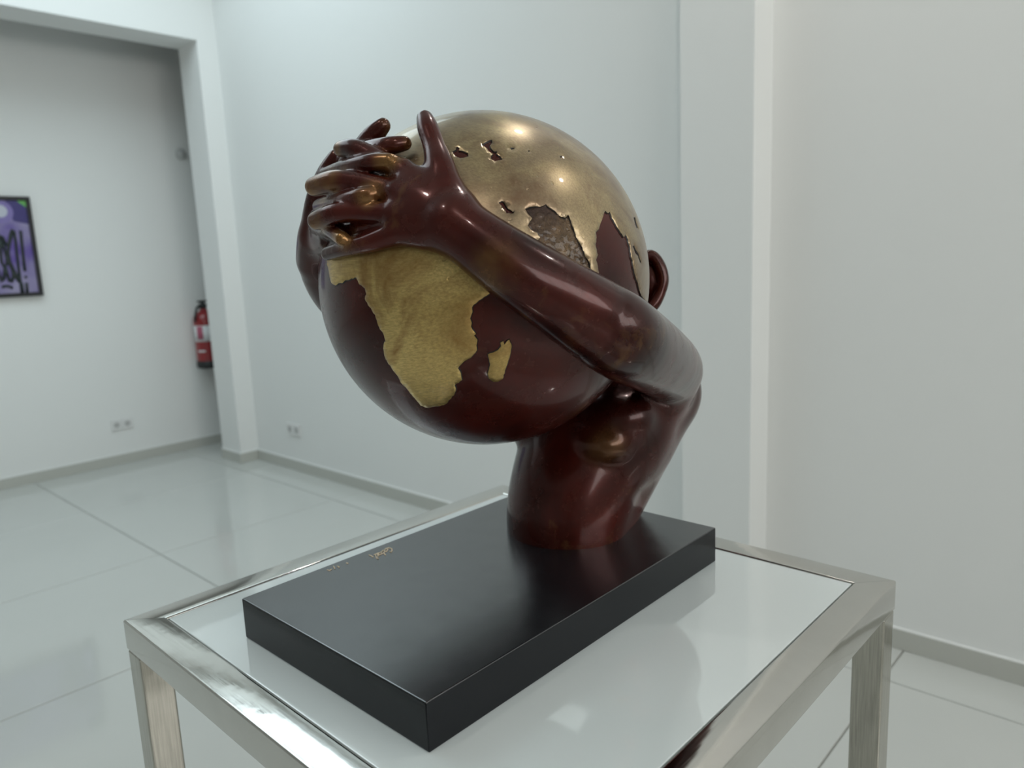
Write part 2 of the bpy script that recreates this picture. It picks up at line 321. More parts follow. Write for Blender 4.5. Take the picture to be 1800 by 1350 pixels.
def mk_patina(name, gold=0.55, globe=False):
    m = NT(name)
    v = m.coord()
    big = m.noise(v, 7.0, 5, 0.6, 0.4)
    mid = m.noise(v, 26.0, 6, 0.65, 0.3)
    fine = m.noise(v, 260.0, 3, 0.6)
    red = m.mix(m.ramp(big, [(0.32, 0.0), (0.68, 1.0)]), (0.015, 0.0026, 0.0018), (0.086, 0.0110, 0.0065))
    red = m.mix(m.ramp(mid, [(0.45, 0.0), (0.8, 0.6)]), red, (0.052, 0.0135, 0.009))
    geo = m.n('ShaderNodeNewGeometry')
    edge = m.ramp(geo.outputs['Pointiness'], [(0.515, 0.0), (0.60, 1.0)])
    patch = m.ramp(m.noise(v, 11.0, 6, 0.7, 0.6), [(0.60, 0.0), (0.72, 1.0)])
    wear = m.n('ShaderNodeMath', operation='MAXIMUM')
    acc_ = None
    for tip, rad_, str_ in WEAR_AT:
        dist = m.n('ShaderNodeVectorMath', operation='DISTANCE')
        m.l(v, dist.inputs[0])
        dist.inputs[1].default_value = tip
        near = m.n('ShaderNodeMapRange', interpolation_type='SMOOTHSTEP', i_From_Min=rad_, i_From_Max=rad_ * 0.25, i_To_Min=0.0, i_To_Max=str_)
        m.l(dist.outputs['Value'], near.inputs[0])
        if acc_ is None:
            acc_ = near.outputs[0]
        else:
            mx0 = m.n('ShaderNodeMath', operation='MAXIMUM')
            m.l(acc_, mx0.inputs[0])
            m.l(near.outputs[0], mx0.inputs[1])
            acc_ = mx0.outputs[0]
    nm = m.n('ShaderNodeMath', operation='MULTIPLY')
    m.l(acc_, nm.inputs[0])
    m.l(m.ramp(m.noise(v, 30.0, 4, 0.6, 0.4), [(0.30, 0.1), (0.60, 1.0)]), nm.inputs[1])
    rub = nm.outputs[0]
    if globe:
        m.l(patch, wear.inputs[0])
        wear.inputs[1].default_value = 0.0
    else:
        sc_ = m.n('ShaderNodeMath', operation='MULTIPLY')
        m.l(patch, sc_.inputs[0])
        sc_.inputs[1].default_value = 0.35
        mx_ = m.n('ShaderNodeMath', operation='MAXIMUM')
        m.l(rub, mx_.inputs[0])
        m.l(edge, mx_.inputs[1])
        m.l(mx_.outputs[0], wear.inputs[0])
        m.l(sc_.outputs[0], wear.inputs[1])
    w2 = m.n('ShaderNodeMath', operation='MULTIPLY')
    m.l(wear.outputs[0], w2.inputs[0])
    w2.inputs[1].default_value = gold
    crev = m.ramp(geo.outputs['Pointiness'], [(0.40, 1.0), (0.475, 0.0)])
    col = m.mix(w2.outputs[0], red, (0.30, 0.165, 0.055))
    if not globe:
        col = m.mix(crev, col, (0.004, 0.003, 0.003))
    m.l(col, m.b.inputs['Base Color'])
    m.l(m.n('ShaderNodeMapRange', i_To_Min=0.35, i_To_Max=0.9).outputs[0], m.b.inputs['Metallic'])
    mr = [x for x in m.t.nodes if x.type == 'MAP_RANGE'][-1]
    m.l(w2.outputs[0], mr.inputs[0])
    m.l(m.ramp(mid, [(0.3, 0.20), (0.8, 0.34)]), m.b.inputs['Roughness'])
    m.set(Coat_Weight=0.30, Coat_Roughness=0.09, Specular_IOR_Level=0.2, Coat_IOR=1.5)
    pits = m.ramp(m.noise(v, 120, 2), [(0.25, 0.0), (0.31, 1.0)])
    b = m.bump(mid, 0.05, 0.002)
    b = m.bump(fine, 0.02, 0.0006, b)
    m.bump(pits, 0.10, 0.0004, b)
    return m.m
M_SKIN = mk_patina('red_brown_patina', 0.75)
M_SEA = mk_patina('red_brown_globe_patina', 0.12, True)

def mk_brass(name, c1, c2, rough, bumpy):
    m = NT(name)
    v = m.coord()
    st = m.noise(m.coord((520, 30, 520), (0.3, 0.2, 0.4)), 1.0, 4, 0.65)
    big = m.noise(v, 9, 5, 0.6, 0.5)
    c = m.mix(m.ramp(big, [(0.36, 0.0), (0.66, 1.0)]), c1, c2)
    c = m.mix(m.ramp(st, [(0.35, 0.45), (0.65, 0.0)]), c, tuple(x * 0.45 for x in c1))
    c = m.mix(m.ramp(m.noise(v, 14, 6, 0.65, 0.8), [(0.45, 0.0), (0.68, 0.85)]), c, tuple(x * k_ for x, k_ in zip(c1, (0.60, 0.46, 0.40))))
    m.l(c, m.b.inputs['Base Color'])
    m.set(Metallic=0.85, Coat_Weight=0.4, Coat_Roughness=0.05)
    m.l(m.ramp(st, [(0.2, rough - 0.05), (0.8, rough + 0.1)]), m.b.inputs['Roughness'])
    pit = m.ramp(m.noise(v, 95, 2, 0.5), [(0.24, 0.0), (0.30, 1.0)])
    b = m.bump(st, 0.10, 0.0006)
    b = m.bump(pit, 0.5, 0.001, b)
    if bumpy:
        m.bump(m.noise(v, 70, 5, 0.6, 0.6), 0.9, 0.006, b)
    return m.m
M_BRASS = mk_brass('worn_brass', (0.44, 0.28, 0.085), (0.76, 0.56, 0.215), 0.36, False)
M_BRASS2 = mk_brass('tarnished_brass', (0.30, 0.22, 0.135), (0.50, 0.39, 0.20), 0.31, False)
M_ROUGH = mk_brass('rough_cast_brass', (0.045, 0.025, 0.018), (0.22, 0.14, 0.06), 0.42, True)
M_EDGE = simple('dark_relief_edge', (0.010, 0.006, 0.005), 0.45, 0.2)
M_NAIL = simple('rubbed_brass', (0.42, 0.30, 0.13), 0.25, 0.9)
M_INK = simple('gold_signature', (0.75, 0.62, 0.45), 0.4, 0.0)
M_BLACK = simple('black_frame', (0.008, 0.008, 0.010), 0.35)
M_PLASTIC = simple('white_plastic', (0.74, 0.74, 0.73), 0.35)
M_SLOT = simple('socket_recess', (0.46, 0.46, 0.45), 0.6)
M_GREYP = simple('grey_plastic', (0.50, 0.51, 0.50), 0.5)
M_RED = simple('extinguisher_red', (0.26, 0.012, 0.016), 0.28, 0.0, Coat_Weight=0.5)
M_RUBBER = simple('black_rubber', (0.012, 0.014, 0.015), 0.5)
M_LABEL = simple('paper_label', (0.72, 0.73, 0.74), 0.5)
M_PINK = simple('label_print', (0.42, 0.10, 0.16), 0.5)
M_ALU = simple('aluminium_frame', (0.55, 0.56, 0.57), 0.35, 0.9)

def mk_pane():
    m = NT('clear_pane')
    t = m.t
    tr = m.n('ShaderNodeBsdfTransparent')
    gl = m.n('ShaderNodeBsdfGlossy')
    gl.inputs['Roughness'].default_value = 0.0
    mx = m.n('ShaderNodeMixShader')
    mx.inputs[0].default_value = 0.06
    m.l(tr.outputs[0], mx.inputs[1])
    m.l(gl.outputs[0], mx.inputs[2])
    m.l(mx.outputs[0], m.out.inputs[0])
    return m.m
M_PANE = mk_pane()

# ------------------------------------------------------------------ the room
def struct(name, a, mat, parent=None, bev=0.0):
    o = box(name, a, mat, parent, bev)
    if parent is None:
        o['kind'] = 'structure'
    return o

# floor: grout bed with single polished tiles laid on it
TS = 0.9125
floor = struct('floor', (X0, 3.4, Y0, YA, -0.12, -0.004), M_GROUT)
JX, JY, GAP = 1.2125, 0.582, 0.0022
xs = [X0] + [JX + TS * k for k in range(-9, 3) if X0 < JX + TS * k < 3.4] + [3.4]
ys = [Y0] + [JY + TS * k for k in range(-5, 7) if Y0 < JY + TS * k < YA] + [YA]
cache = {}
for i in range(len(xs) - 1):
    for j in range(len(ys) - 1):
        w, d = xs[i + 1] - xs[i], ys[j + 1] - ys[j]
        if w < 0.01 or d < 0.01:
            continue
        key = (round(w, 3), round(d, 3))
        if key not in cache:
            o = bmo('tile', box_bm(-w / 2 + GAP, w / 2 - GAP, -d / 2 + GAP, d / 2 - GAP, -0.004, 0.0, 0.0012, 1), M_TILE, None)
            cache[key] = o.data
        else:
            o = bpy.data.objects.new('tile', cache[key])
            COL.objects.link(o)
        o.parent = floor
        o.location = ((xs[i] + xs[i + 1]) / 2, (ys[j] + ys[j + 1]) / 2, 0)

# walls
struct('wall_right', (XB, XB + 0.2, Y0 - 0.2, YPB, 0.0, CEIL), M_WALL)
struct('trim_1', (2.202, XB, 1.025, 1.270, 0.0, CEIL), M_WALL)                    # pilaster on the right wall
struct('wall_back', (X0, 2.9, YA, YA + 0.2, 0.0, CEIL), M_WALL)
struct('wall_left', (X0 - 0.2, X0, Y0, YA + 0.2, 0.0, CEIL), M_WALL)
# partition with the wide opening: jamb and the beam over it
struct('wall_partition_jamb', (XP, XB, YP, YPB, 0.0, BEAM), M_WALL)
struct('wall_partition_beam', (X0, XB, YP, YPB, BEAM, CEIL), M_WALL)
struct('wall_alcove', (2.62, 2.82, YPB, YA, 0.0, CEIL), M_WALL)
struct('wall_alcove_return', (XB, 2.82, YPB - 0.1, YPB, 0.0, CEIL), M_WALL)
# front wall behind the camera, with an invented high window for daylight
WX0, WX1, WZ0, WZ1 = -1.95, 2.2, 1.60, 2.95
struct('wall_front_sill', (X0 - 0.2, XB, Y0 - 0.2, Y0, 0.0, WZ0), M_WALL)
struct('wall_front_lintel', (X0 - 0.2, XB, Y0 - 0.2, Y0, WZ1, CEIL), M_WALL)
struct('wall_front_left', (X0 - 0.2, WX0, Y0 - 0.2, Y0, WZ0, WZ1), M_WALL)
struct('wall_front_right', (WX1, XB, Y0 - 0.2, Y0, WZ0, WZ1), M_WALL)
win = empty('window_1', ((WX0 + WX1) / 2, Y0 - 0.1, WZ0), 'wide high aluminium framed window', None, None, 'structure')
for z in (WZ0, WZ1 - 0.05):
    box('frame_rail', (WX0, WX1, Y0 - 0.13, Y0 - 0.07, z, z + 0.05), M_ALU, win)
NP = 4
for k in range(NP + 1):
    x = WX0 + (WX1 - WX0 - 0.05) * k / NP
    box('mullion', (x, x + 0.05, Y0 - 0.13, Y0 - 0.07, WZ0 + 0.05, WZ1 - 0.05), M_ALU, win)
    if k < NP:
        x2 = WX0 + (WX1 - WX0 - 0.05) * (k + 1) / NP
        box('pane', (x + 0.05, x2, Y0 - 0.103, Y0 - 0.097, WZ0 + 0.05, WZ1 - 0.05), M_PANE, win)
# ceiling with an invented, unseen skylight to brighten the partition top
SX0, SX1, SY0, SY1 = -1.1, 2.2, 2.35, 4.26
struct('ceiling', (X0 - 0.2, SX0, Y0 - 0.2, YA + 0.2, CEIL, CEIL + 0.2), M_CEIL)
struct('ceiling_middle_front', (SX0, SX1, Y0 - 0.2, SY0, CEIL, CEIL + 0.2), M_CEIL)
struct('ceiling_middle_back', (SX0, SX1, SY1, YA + 0.2, CEIL, CEIL + 0.2), M_CEIL)
struct('ceiling_right', (SX1, 2.9, Y0 - 0.2, YA + 0.2, CEIL, CEIL + 0.2), M_CEIL)
sky = empty('window_2', ((SX0 + SX1) / 2, (SY0 + SY1) / 2, CEIL + 0.1), 'rectangular skylight in the ceiling', None, None, 'structure')
for k in range(4):
    x = SX0 + (SX1 - SX0 - 0.04) * k / 3
    box('glazing_bar', (x, x + 0.04, SY0, SY1, CEIL + 0.08, CEIL + 0.12), M_ALU, sky)
    if k < 3:
        x2 = SX0 + (SX1 - SX0 - 0.04) * (k + 1) / 3
        box('pane', (x + 0.04, x2, SY0, SY1, CEIL + 0.098, CEIL + 0.102), M_PANE, sky)

# skirting: thin tile strips with an eased top edge
SH, ST = 0.0628, 0.011
def skirt(name, x0, x1, y0, y1):
    o = box(name, (x0, x1, y0, y1, 0.0, SH), M_SKIRT, None, 0.001, 1)
    o['kind'] = 'structure'
    box('caulk_line', (x0 + 0.001, x1 - 0.0005, y0 + 0.001, y1 - 0.0005, SH - 0.0005, SH + 0.006), M_WALL, o, 0.002, 1)  # thin white strip along the skirting top
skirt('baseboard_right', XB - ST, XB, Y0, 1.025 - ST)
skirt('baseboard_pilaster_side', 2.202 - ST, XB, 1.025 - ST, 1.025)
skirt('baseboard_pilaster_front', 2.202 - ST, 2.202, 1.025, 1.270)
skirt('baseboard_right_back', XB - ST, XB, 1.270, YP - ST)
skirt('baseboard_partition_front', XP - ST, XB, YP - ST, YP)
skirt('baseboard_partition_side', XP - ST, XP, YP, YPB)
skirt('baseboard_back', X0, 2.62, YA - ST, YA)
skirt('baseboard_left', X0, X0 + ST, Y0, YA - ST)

# added ceiling downlights, out of view, for highlights and light from above
for k, (x, y) in enumerate([(1.72, -0.50), (1.72, 0.95), (-0.6, -0.5), (-0.6, 0.95)]):
    lab = ['round downlight in the ceiling nearest the shopfront and the pilaster wall', 'round downlight in the ceiling beside the pilaster',
           'round downlight in mid ceiling towards the shopfront', 'round downlight in mid ceiling towards the skylight'][k]
    e = empty('ceiling_downlight', (x, y, CEIL), lab, 'ceiling light', 'recessed ceiling downlights')
    v, f = lathe([(0.049, CEIL - 0.006), (0.082, CEIL - 0.006), (0.084, CEIL - 0.001), (0.084, CEIL)], 32, (x, y))
    mesh('bezel', v, f[:-2] + [f[-1]], M_PLASTIC, e, True)
    v, f = lathe([(0.048, CEIL - 0.004), (0.048, CEIL - 0.002)], 32, (x, y))
    lm = bpy.data.materials.get('lamp_disc')
    if lm is None:
        q_ = NT('lamp_disc')
        q_.set(Base_Color=(0.9, 0.9, 0.9, 1), Emission_Color=(1, 0.97, 0.92, 1), Emission_Strength=220.0)
        lm = q_.m
    mesh('lamp_disc', v, f, lm, e)


# ------------------------------------------------------------------ display table
TH = 0.7937                       # table top above the floor
TC = np.array([-0.29654, -0.27612])
RR = 0.010568                     # table frame is turned this much against the room
CR, SR = math.cos(RR), math.sin(RR)
def T(p):
    """table frame (z from the table top) -> room"""
    x, y = p[0] - TC[0], p[1] - TC[1]
    return (CR * x + SR * y, -SR * x + CR * y, p[2] + TH)
def Tn(a):
    a = np.asarray(a, float)
    x, y = a[:, 0] - TC[0], a[:, 1] - TC[1]
    return np.stack([CR * x + SR * y, -SR * x + CR * y, a[:, 2] + TH], 1)
def tb(bm):
    for v in bm.verts:
        v.co = Vector(T(v.co))
    return bm

TA, TB_, TT, TD = 0.7086, 0.7198, 0.040, 0.0415
ctr = T((TA / 2, TB_ / 2, -TH))
table = empty('display_table', ctr, 'square polished steel display table with a white glass top under the globe sculpture', 'table')

def rail(p, q, mat):
    """mitred square tube; p,q outer corners in order (counter clockwise), inside lies to the left"""
    p, q = Vector(p), Vector(q)
    d = (q - p).normalized()
    n = Vector((-d.y, d.x))
    L = (q - p).length
    bm = bmesh.new()
    co = []
    for z in (-TD, 0.0):
        for (s, w) in ((0.0002, 0), (L - 0.0002, 0), (L - TT - 0.0002, TT), (TT + 0.0002, TT)):
            c = p + d * s + n * w
            co.append(bm.verts.new((c.x, c.y, z)))
    for f in ((3, 2, 1, 0), (4, 5, 6, 7), (0, 1, 5, 4), (1, 2, 6, 5), (2, 3, 7, 6), (3, 0, 4, 7)):
        bm.faces.new([co[i] for i in f])
    bm.edges.ensure_lookup_table()
    long_e = [e for e in bm.edges if abs((e.verts[0].co - e.verts[1].co).normalized().xy.dot(d)) > 0.99]
    bmesh.ops.bevel(bm, geom=long_e, offset=0.0028, segments=4, profile=0.5, affect='EDGES')
    return bmo('top_rail', tb(bm), mat, table, True)
cs = [(0, 0), (TA, 0), (TA, TB_), (0, TB_)]
for i in range(4):
    o = rail(cs[i], cs[(i + 1) % 4], M_STEEL[i % 2])
    o.data.set_sharp_from_angle(angle=R(30))
for (x, y) in ((0, 0), (TA - TT, 0), (TA - TT, TB_ - TT), (0, TB_ - TT)):
    lg = bmo('leg', tb(box_bm(x + 0.0006, x + TT - 0.0006, y + 0.0006, y + TT - 0.0006, -TH + 0.001, -TD, 0.0028, 3)), M_STEEL[2], table, True)
    lg.modifiers.new('normals', 'WEIGHTED_NORMAL')
g = 0.0016
bmo('glass_top', tb(box_bm(TT + g, TA - TT - g, TT + g, TB_ - TT - g, -0.012, -0.0014, 0.0012, 2)), M_GLASS, table)
box_in = 0.012
bmo('support_frame', tb(box_bm(TT - 0.001, TA - TT + 0.001, TT - 0.001, TB_ - TT + 0.001, -0.018, -0.0125)), M_STEEL[0], table)

# ------------------------------------------------------------------ the sculpture
BX, BY, BL, BW, BH, BROT = 0.0845, 0.2112, 0.5420, 0.3393, 0.0505, 0.008224
GZ = -0.0014
def Bp(x, y, z):
    c, s = math.cos(BROT), math.sin(BROT)
    return T((BX + x * c - y * s, BY + x * s + y * c, z + GZ))
org = Bp(BL / 2, BW / 2, 0)
sculpt = empty('bronze_sculpture', org, 'red-brown bronze figure hugging a large globe, mounted on a black rectangular plinth', 'sculpture')
bm = box_bm(0, BL, 0, BW, 0, BH, 0.0018, 3)
for v in bm.verts:
    v.co = Vector(Bp(*v.co))
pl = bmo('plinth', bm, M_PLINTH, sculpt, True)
pl['label'] = 'black lacquered rectangular plinth'
pl.modifiers.new('normals', 'WEIGHTED_NORMAL')
zt = BH + GZ
for s in SIGN:
    v, f = tube([T((x, y, zt + 0.0004)) for x, y in s], 0.0008, 6)
    o = mesh('signature_stroke', v, f, M_INK, pl, True)

# globe
GC = np.array([0.3554, 0.385, 0.4105])
GR = 0.199
bm = bmesh.new()
bmesh.ops.create_icosphere(bm, subdivisions=6, radius=GR)
for v in bm.verts:
    v.co = Vector(T(GC + np.array(v.co)))
globe = bmo('globe', bm, M_SEA, sculpt, True)
globe['label'] = 'large polished globe with brass continents in relief'

AXv, RTv, UPv = np.array(AX), np.array(RT), np.array(UP)
def on_globe(uv, rad):
    uv = np.asarray(uv, float)
    th = np.hypot(uv[:, 0], uv[:, 1])
    k = np.where(th > 1e-9, np.sin(th) / np.maximum(th, 1e-9), 1.0)
    n = np.cos(th)[:, None] * AXv + (uv[:, 0] * k)[:, None] * RTv + (uv[:, 1] * k)[:, None] * UPv
    return GC + n * np.asarray(rad).reshape(-1, 1)

def rough_loop(loop, amp, step=0.012):
    """densify a coastline and make it slightly ragged"""
    out = []
    rnd = random.Random(len(loop) * 13)
    n = len(loop)
    for i in range(n):
        a, b = Vector(loop[i]), Vector(loop[(i + 1) % n])
        L = (b - a).length
        k = max(1, int(L / step))
        nn = Vector((-(b - a).y, (b - a).x)).normalized() if L > 1e-9 else Vector((0, 0))
        for j in range(k):
            p = a.lerp(b, j / k)
            if j:
                p = p + nn * rnd.uniform(-amp, amp)
            out.append((p.x, p.y))
    return out

def inside(p, loop):
    c = False
    n = len(loop)
    x, y = p
    for i in range(n):
        x1, y1 = loop[i]
        x2, y2 = loop[(i + 1) % n]
        if (y1 > y) != (y2 > y) and x < (x2 - x1) * (y - y1) / (y2 - y1) + x1:
            c = not c
    return c

def relief(name, loop, holes, height, mat, amp, grid=0.03, bumpy=0.0):
    loops = [rough_loop(loop, amp)] + [rough_loop(h, amp * 0.6) for h in holes]
    pts, edges, rings = [], [], []
    for lp in loops:
        s = len(pts)
        pts += [Vector(p) for p in lp]
        edges += [(s + i, s + (i + 1) % len(lp)) for i in range(len(lp))]
    nb = len(pts)
    xs_ = [p[0] for p in loops[0]]
    ys_ = [p[1] for p in loops[0]]
    x = min(xs_)
    while x < max(xs_):
        y = min(ys_)
        while y < max(ys_):
            q = (x + random.uniform(-.2, .2) * grid, y + random.uniform(-.2, .2) * grid)
            if inside(q, loops[0]) and not any(inside(q, h) for h in loops[1:]):
                pts.append(Vector(q))
            y += grid
        x += grid
    vo, eo, fo, ov, oe, of = delaunay_2d_cdt(pts, edges, [], 2, 1e-7)
    uv = np.array([(v.x, v.y) for v in vo])
    tris = [tuple(f) for f in fo]
    # drop faces in holes
    keep = []
    for t in tris:
        c = uv[list(t)].mean(0)
        if inside(c, loops[0]) and not any(inside(c, h) for h in loops[1:]):
            a = uv[list(t)]
            area_ = (a[1, 0] - a[0, 0]) * (a[2, 1] - a[0, 1]) - (a[2, 0] - a[0, 0]) * (a[1, 1] - a[0, 1])
            keep.append(t if area_ > 0 else t[::-1])
    from collections import Counter
    cnt = Counter()
    for t in keep:
        for i in range(3):
            cnt[(t[i], t[(i + 1) % 3])] += 1
    bnd = [(a, b) for (a, b) in cnt if (b, a) not in cnt]
    bset = {a for e in bnd for a in e}
    n = len(uv)
    rad = np.full(n, GR + height)
    for i in range(n):
        if i in bset:
            rad[i] = GR + height * 0.72
        elif bumpy:
            rad[i] += random.uniform(-bumpy, bumpy)
    top = on_globe(uv, rad)
    nrm = np.zeros((n, 2))
    for a, b in bnd:
        e = uv[b] - uv[a]
        w_ = np.array([e[1], -e[0]]) / max(np.hypot(*e), 1e-9)
        nrm[a] += w_
        nrm[b] += w_
    ln = np.maximum(np.hypot(nrm[:, 0], nrm[:, 1]), 1e-9)[:, None]
    low = on_globe(uv + 0.0065 * nrm / ln, np.full(n, GR - 0.0004))
    faces = [list(t) for t in keep] + [[b, a, n + a, n + b] for a, b in bnd]
    fm = [0] * len(keep) + [1] * len(bnd)
    o = mesh(name, Tn(np.vstack([top, low])), faces, mat, globe, True, mats=[mat, M_EDGE], fmat=fm)
    o.data.set_sharp_from_angle(angle=R(50))
    return o
c = relief('continent', AFRICA, [], 0.0020, M_BRASS, 0.0035)
c['label'] = 'bright worn brass continent on the lower globe'
c = relief('continent', EURASIA, HOLES, 0.0020, M_BRASS2, 0.004)
c['label'] = 'tarnished brass continent over the top of the globe'
c = relief('island', MADAG, [], 0.0015, M_BRASS, 0.002)
c['label'] = 'small brass island right of the lower continent'
c = relief('rough_seabed', ROUGH, [], 0.0007, M_ROUGH, 0.003, 0.012, 0.0006)
c['label'] = 'rough cast patch between the brass coasts'

# figure: one smooth-blended solid, meshed with surface nets
HV = 0.0018
LO = np.array([0.10, 0.11, 0.028])
HI = np.array([0.80, 0.67, 0.66])
DIM = np.ceil((HI - LO) / HV).astype(int)
F = np.full(DIM, 0.06, np.float32)
def region(lo, hi, m):
    a = np.maximum(np.floor((np.array(lo) - m - LO) / HV).astype(int), 0)
    b = np.minimum(np.ceil((np.array(hi) + m - LO) / HV).astype(int) + 1, DIM)
    g_ = [(LO[i] + HV * np.arange(a[i], b[i])).astype(np.float32) for i in range(3)]
    return tuple(slice(a[i], b[i]) for i in range(3)), g_[0][:, None, None], g_[1][None, :, None], g_[2][None, None, :]
def smin(a, b, k):
    h = np.maximum(k - np.abs(a - b), 0) / k
    return np.minimum(a, b) - h * h * k * 0.25
def cone(p, q, k=0.012, into=None):
    global F
    tgt = F if into is None else into
    p, q = np.array(p, float), np.array(q, float)
    r1, r2 = p[3], q[3]
    m = max(r1, r2) + k + 0.012
    sl, X, Y, Z = region(np.minimum(p[:3], q[:3]), np.maximum(p[:3], q[:3]), m)
    d = (q - p)[:3]
    L2 = max(float(d @ d), 1e-12)
    t = np.clip(((X - p[0]) * d[0] + (Y - p[1]) * d[1] + (Z - p[2]) * d[2]) / L2, 0, 1)
    D = np.sqrt((X - p[0] - t * d[0]) ** 2 + (Y - p[1] - t * d[1]) ** 2 + (Z - p[2] - t * d[2]) ** 2) - (r1 + t * (r2 - r1))
    tgt[sl] = smin(tgt[sl], D.astype(np.float32), k)
def chain(ps, k=0.012, into=None):
    """a limb: hard union of its own pieces, then one soft blend into the body"""
    global F
    tgt = F if into is None else into
    ps = catmull(ps)
    a_ = np.array(ps)
    m = a_[:, 3].max() + k + 0.012
    sl, X, Y, Z = region(a_[:, :3].min(0), a_[:, :3].max(0), m)
    D = np.full(tgt[sl].shape, 1.0, np.float32)
    off = [s_.start for s_ in sl]
    for p, q in zip(ps[:-1], ps[1:]):
        r1, r2 = p[3], q[3]
        s2, X2, Y2, Z2 = region(np.minimum(p[:3], q[:3]), np.maximum(p[:3], q[:3]), max(r1, r2) + k + 0.012)
        d = (q - p)[:3]
        L2 = max(float(d @ d), 1e-12)
        t = np.clip(((X2 - p[0]) * d[0] + (Y2 - p[1]) * d[1] + (Z2 - p[2]) * d[2]) / L2, 0, 1)
        dd = np.sqrt((X2 - p[0] - t * d[0]) ** 2 + (Y2 - p[1] - t * d[1]) ** 2 + (Z2 - p[2] - t * d[2]) ** 2) - (r1 + t * (r2 - r1))
        s3 = tuple(slice(max(s_.start - o_, 0), s_.stop - o_) for s_, o_ in zip(s2, off))
        D[s3] = np.minimum(D[s3], dd[:D[s3].shape[0], :D[s3].shape[1], :D[s3].shape[2]])
    tgt[sl] = smin(tgt[sl], D, k)
def catmull(ps, n=9):
    P = [np.array(x, float) for x in ps]
    if len(P) < 3:
        return P
    out = []
    for i in range(len(P) - 1):
        p0, p1, p2, p3 = P[max(i - 1, 0)], P[i], P[i + 1], P[min(i + 2, len(P) - 1)]
        for j in range(n):
            t = j / n
            out.append(0.5 * (2 * p1 + (p2 - p0) * t + (2 * p0 - 5 * p1 + 4 * p2 - p3) * t * t + (3 * p1 - p0 - 3 * p2 + p3) * t ** 3))
    out.append(P[-1])
    return out
def ell(c, s, k=0.02, sub=False, into=None):
    global F
    tgt = F if into is None else into
    c, s = np.array(c, float), np.array(s, float)
    sl, X, Y, Z = region(c - s, c + s, k + 0.02)
    a = np.sqrt(((X - c[0]) / s[0]) ** 2 + ((Y - c[1]) / s[1]) ** 2 + ((Z - c[2]) / s[2]) ** 2)
    b = np.sqrt(((X - c[0]) / s[0] ** 2) ** 2 + ((Y - c[1]) / s[1] ** 2) ** 2 + ((Z - c[2]) / s[2] ** 2) ** 2)
    D = (a * (a - 1) / np.maximum(b, 1e-6)).astype(np.float32)
    tgt[sl] = -smin(-tgt[sl], D, k) if sub else smin(tgt[sl], D, k)
def union(other, k):
    global F
    F = smin(F, other, k)

# torso: waist on the plinth, chest and shoulders leaning back
for (c_, s_, k_) in [((.500, .388, .035), (.080, .084, .070), .03), ((.506, .387, .095), (.078, .086, .065), .05),
                     ((.540, .386, .150), (.080, .098, .075), .05), ((.590, .385, .205), (.078, .115, .075), .05),
                     ((.632, .385, .250), (.070, .105, .055), .04), ((.672, .330, .232), (.050, .060, .055), .03), ((.672, .440, .232), (.050, .060, .055), .03)]:
    ell(c_, s_, k_)
for sgn in (-1, 1):                                   # chest muscles
    ell((PEC[0], .385 + sgn * PEC[1], PEC[2]), (.040, .052, .034), .006)
    ell((PEC[0] + .028, .385 + sgn * (PEC[1] + .012), PEC[2] + .032), (.045, .055, .040), .012)
    ell((.585, .385 + sgn * .082, .188), (.055, .022, .062), .035)
    chain([(.662, .385 + sgn * .045, .205, .056), (.610, .385 + sgn * .030, .115, .050), (.565, .385 + sgn * .018, .050, .046)], .03)
cone((.640, .385, .26, .05), (.628, .392, .34, .047), .03)                # neck
ell((.608, .400, .405), (.070, .062, .090), .03)                          # head
ell((.570, .400, .375), (.040, .045, .055), .02)
# arms
A = np.full(DIM, 0.06, np.float32)
chain(ARM_N, .012, A)
chain(ARM_F, .012, A)
ell((.615, .308, .246), (.056, .050, .056), .02, False, A)
ell((.615, .462, .246), (.056, .050, .056), .02, False, A)
union(A, .014)
# hands
H = np.full(DIM, 0.06, np.float32)
for i, c_ in enumerate(HAND_L):
    chain(c_, .010 if i < 4 else .003, H)
for c_ in THUMB_L:
    chain(c_, .009, H)
union(H, .008)
del H, A
for c_ in PALM_R:
    chain(c_, .008)
for c_ in HAND_R + THUMB_R:
    chain(c_, .0025)
chain(EAR, .004)
ell((.628, .330, .397), (.020, .026, .036), .006)

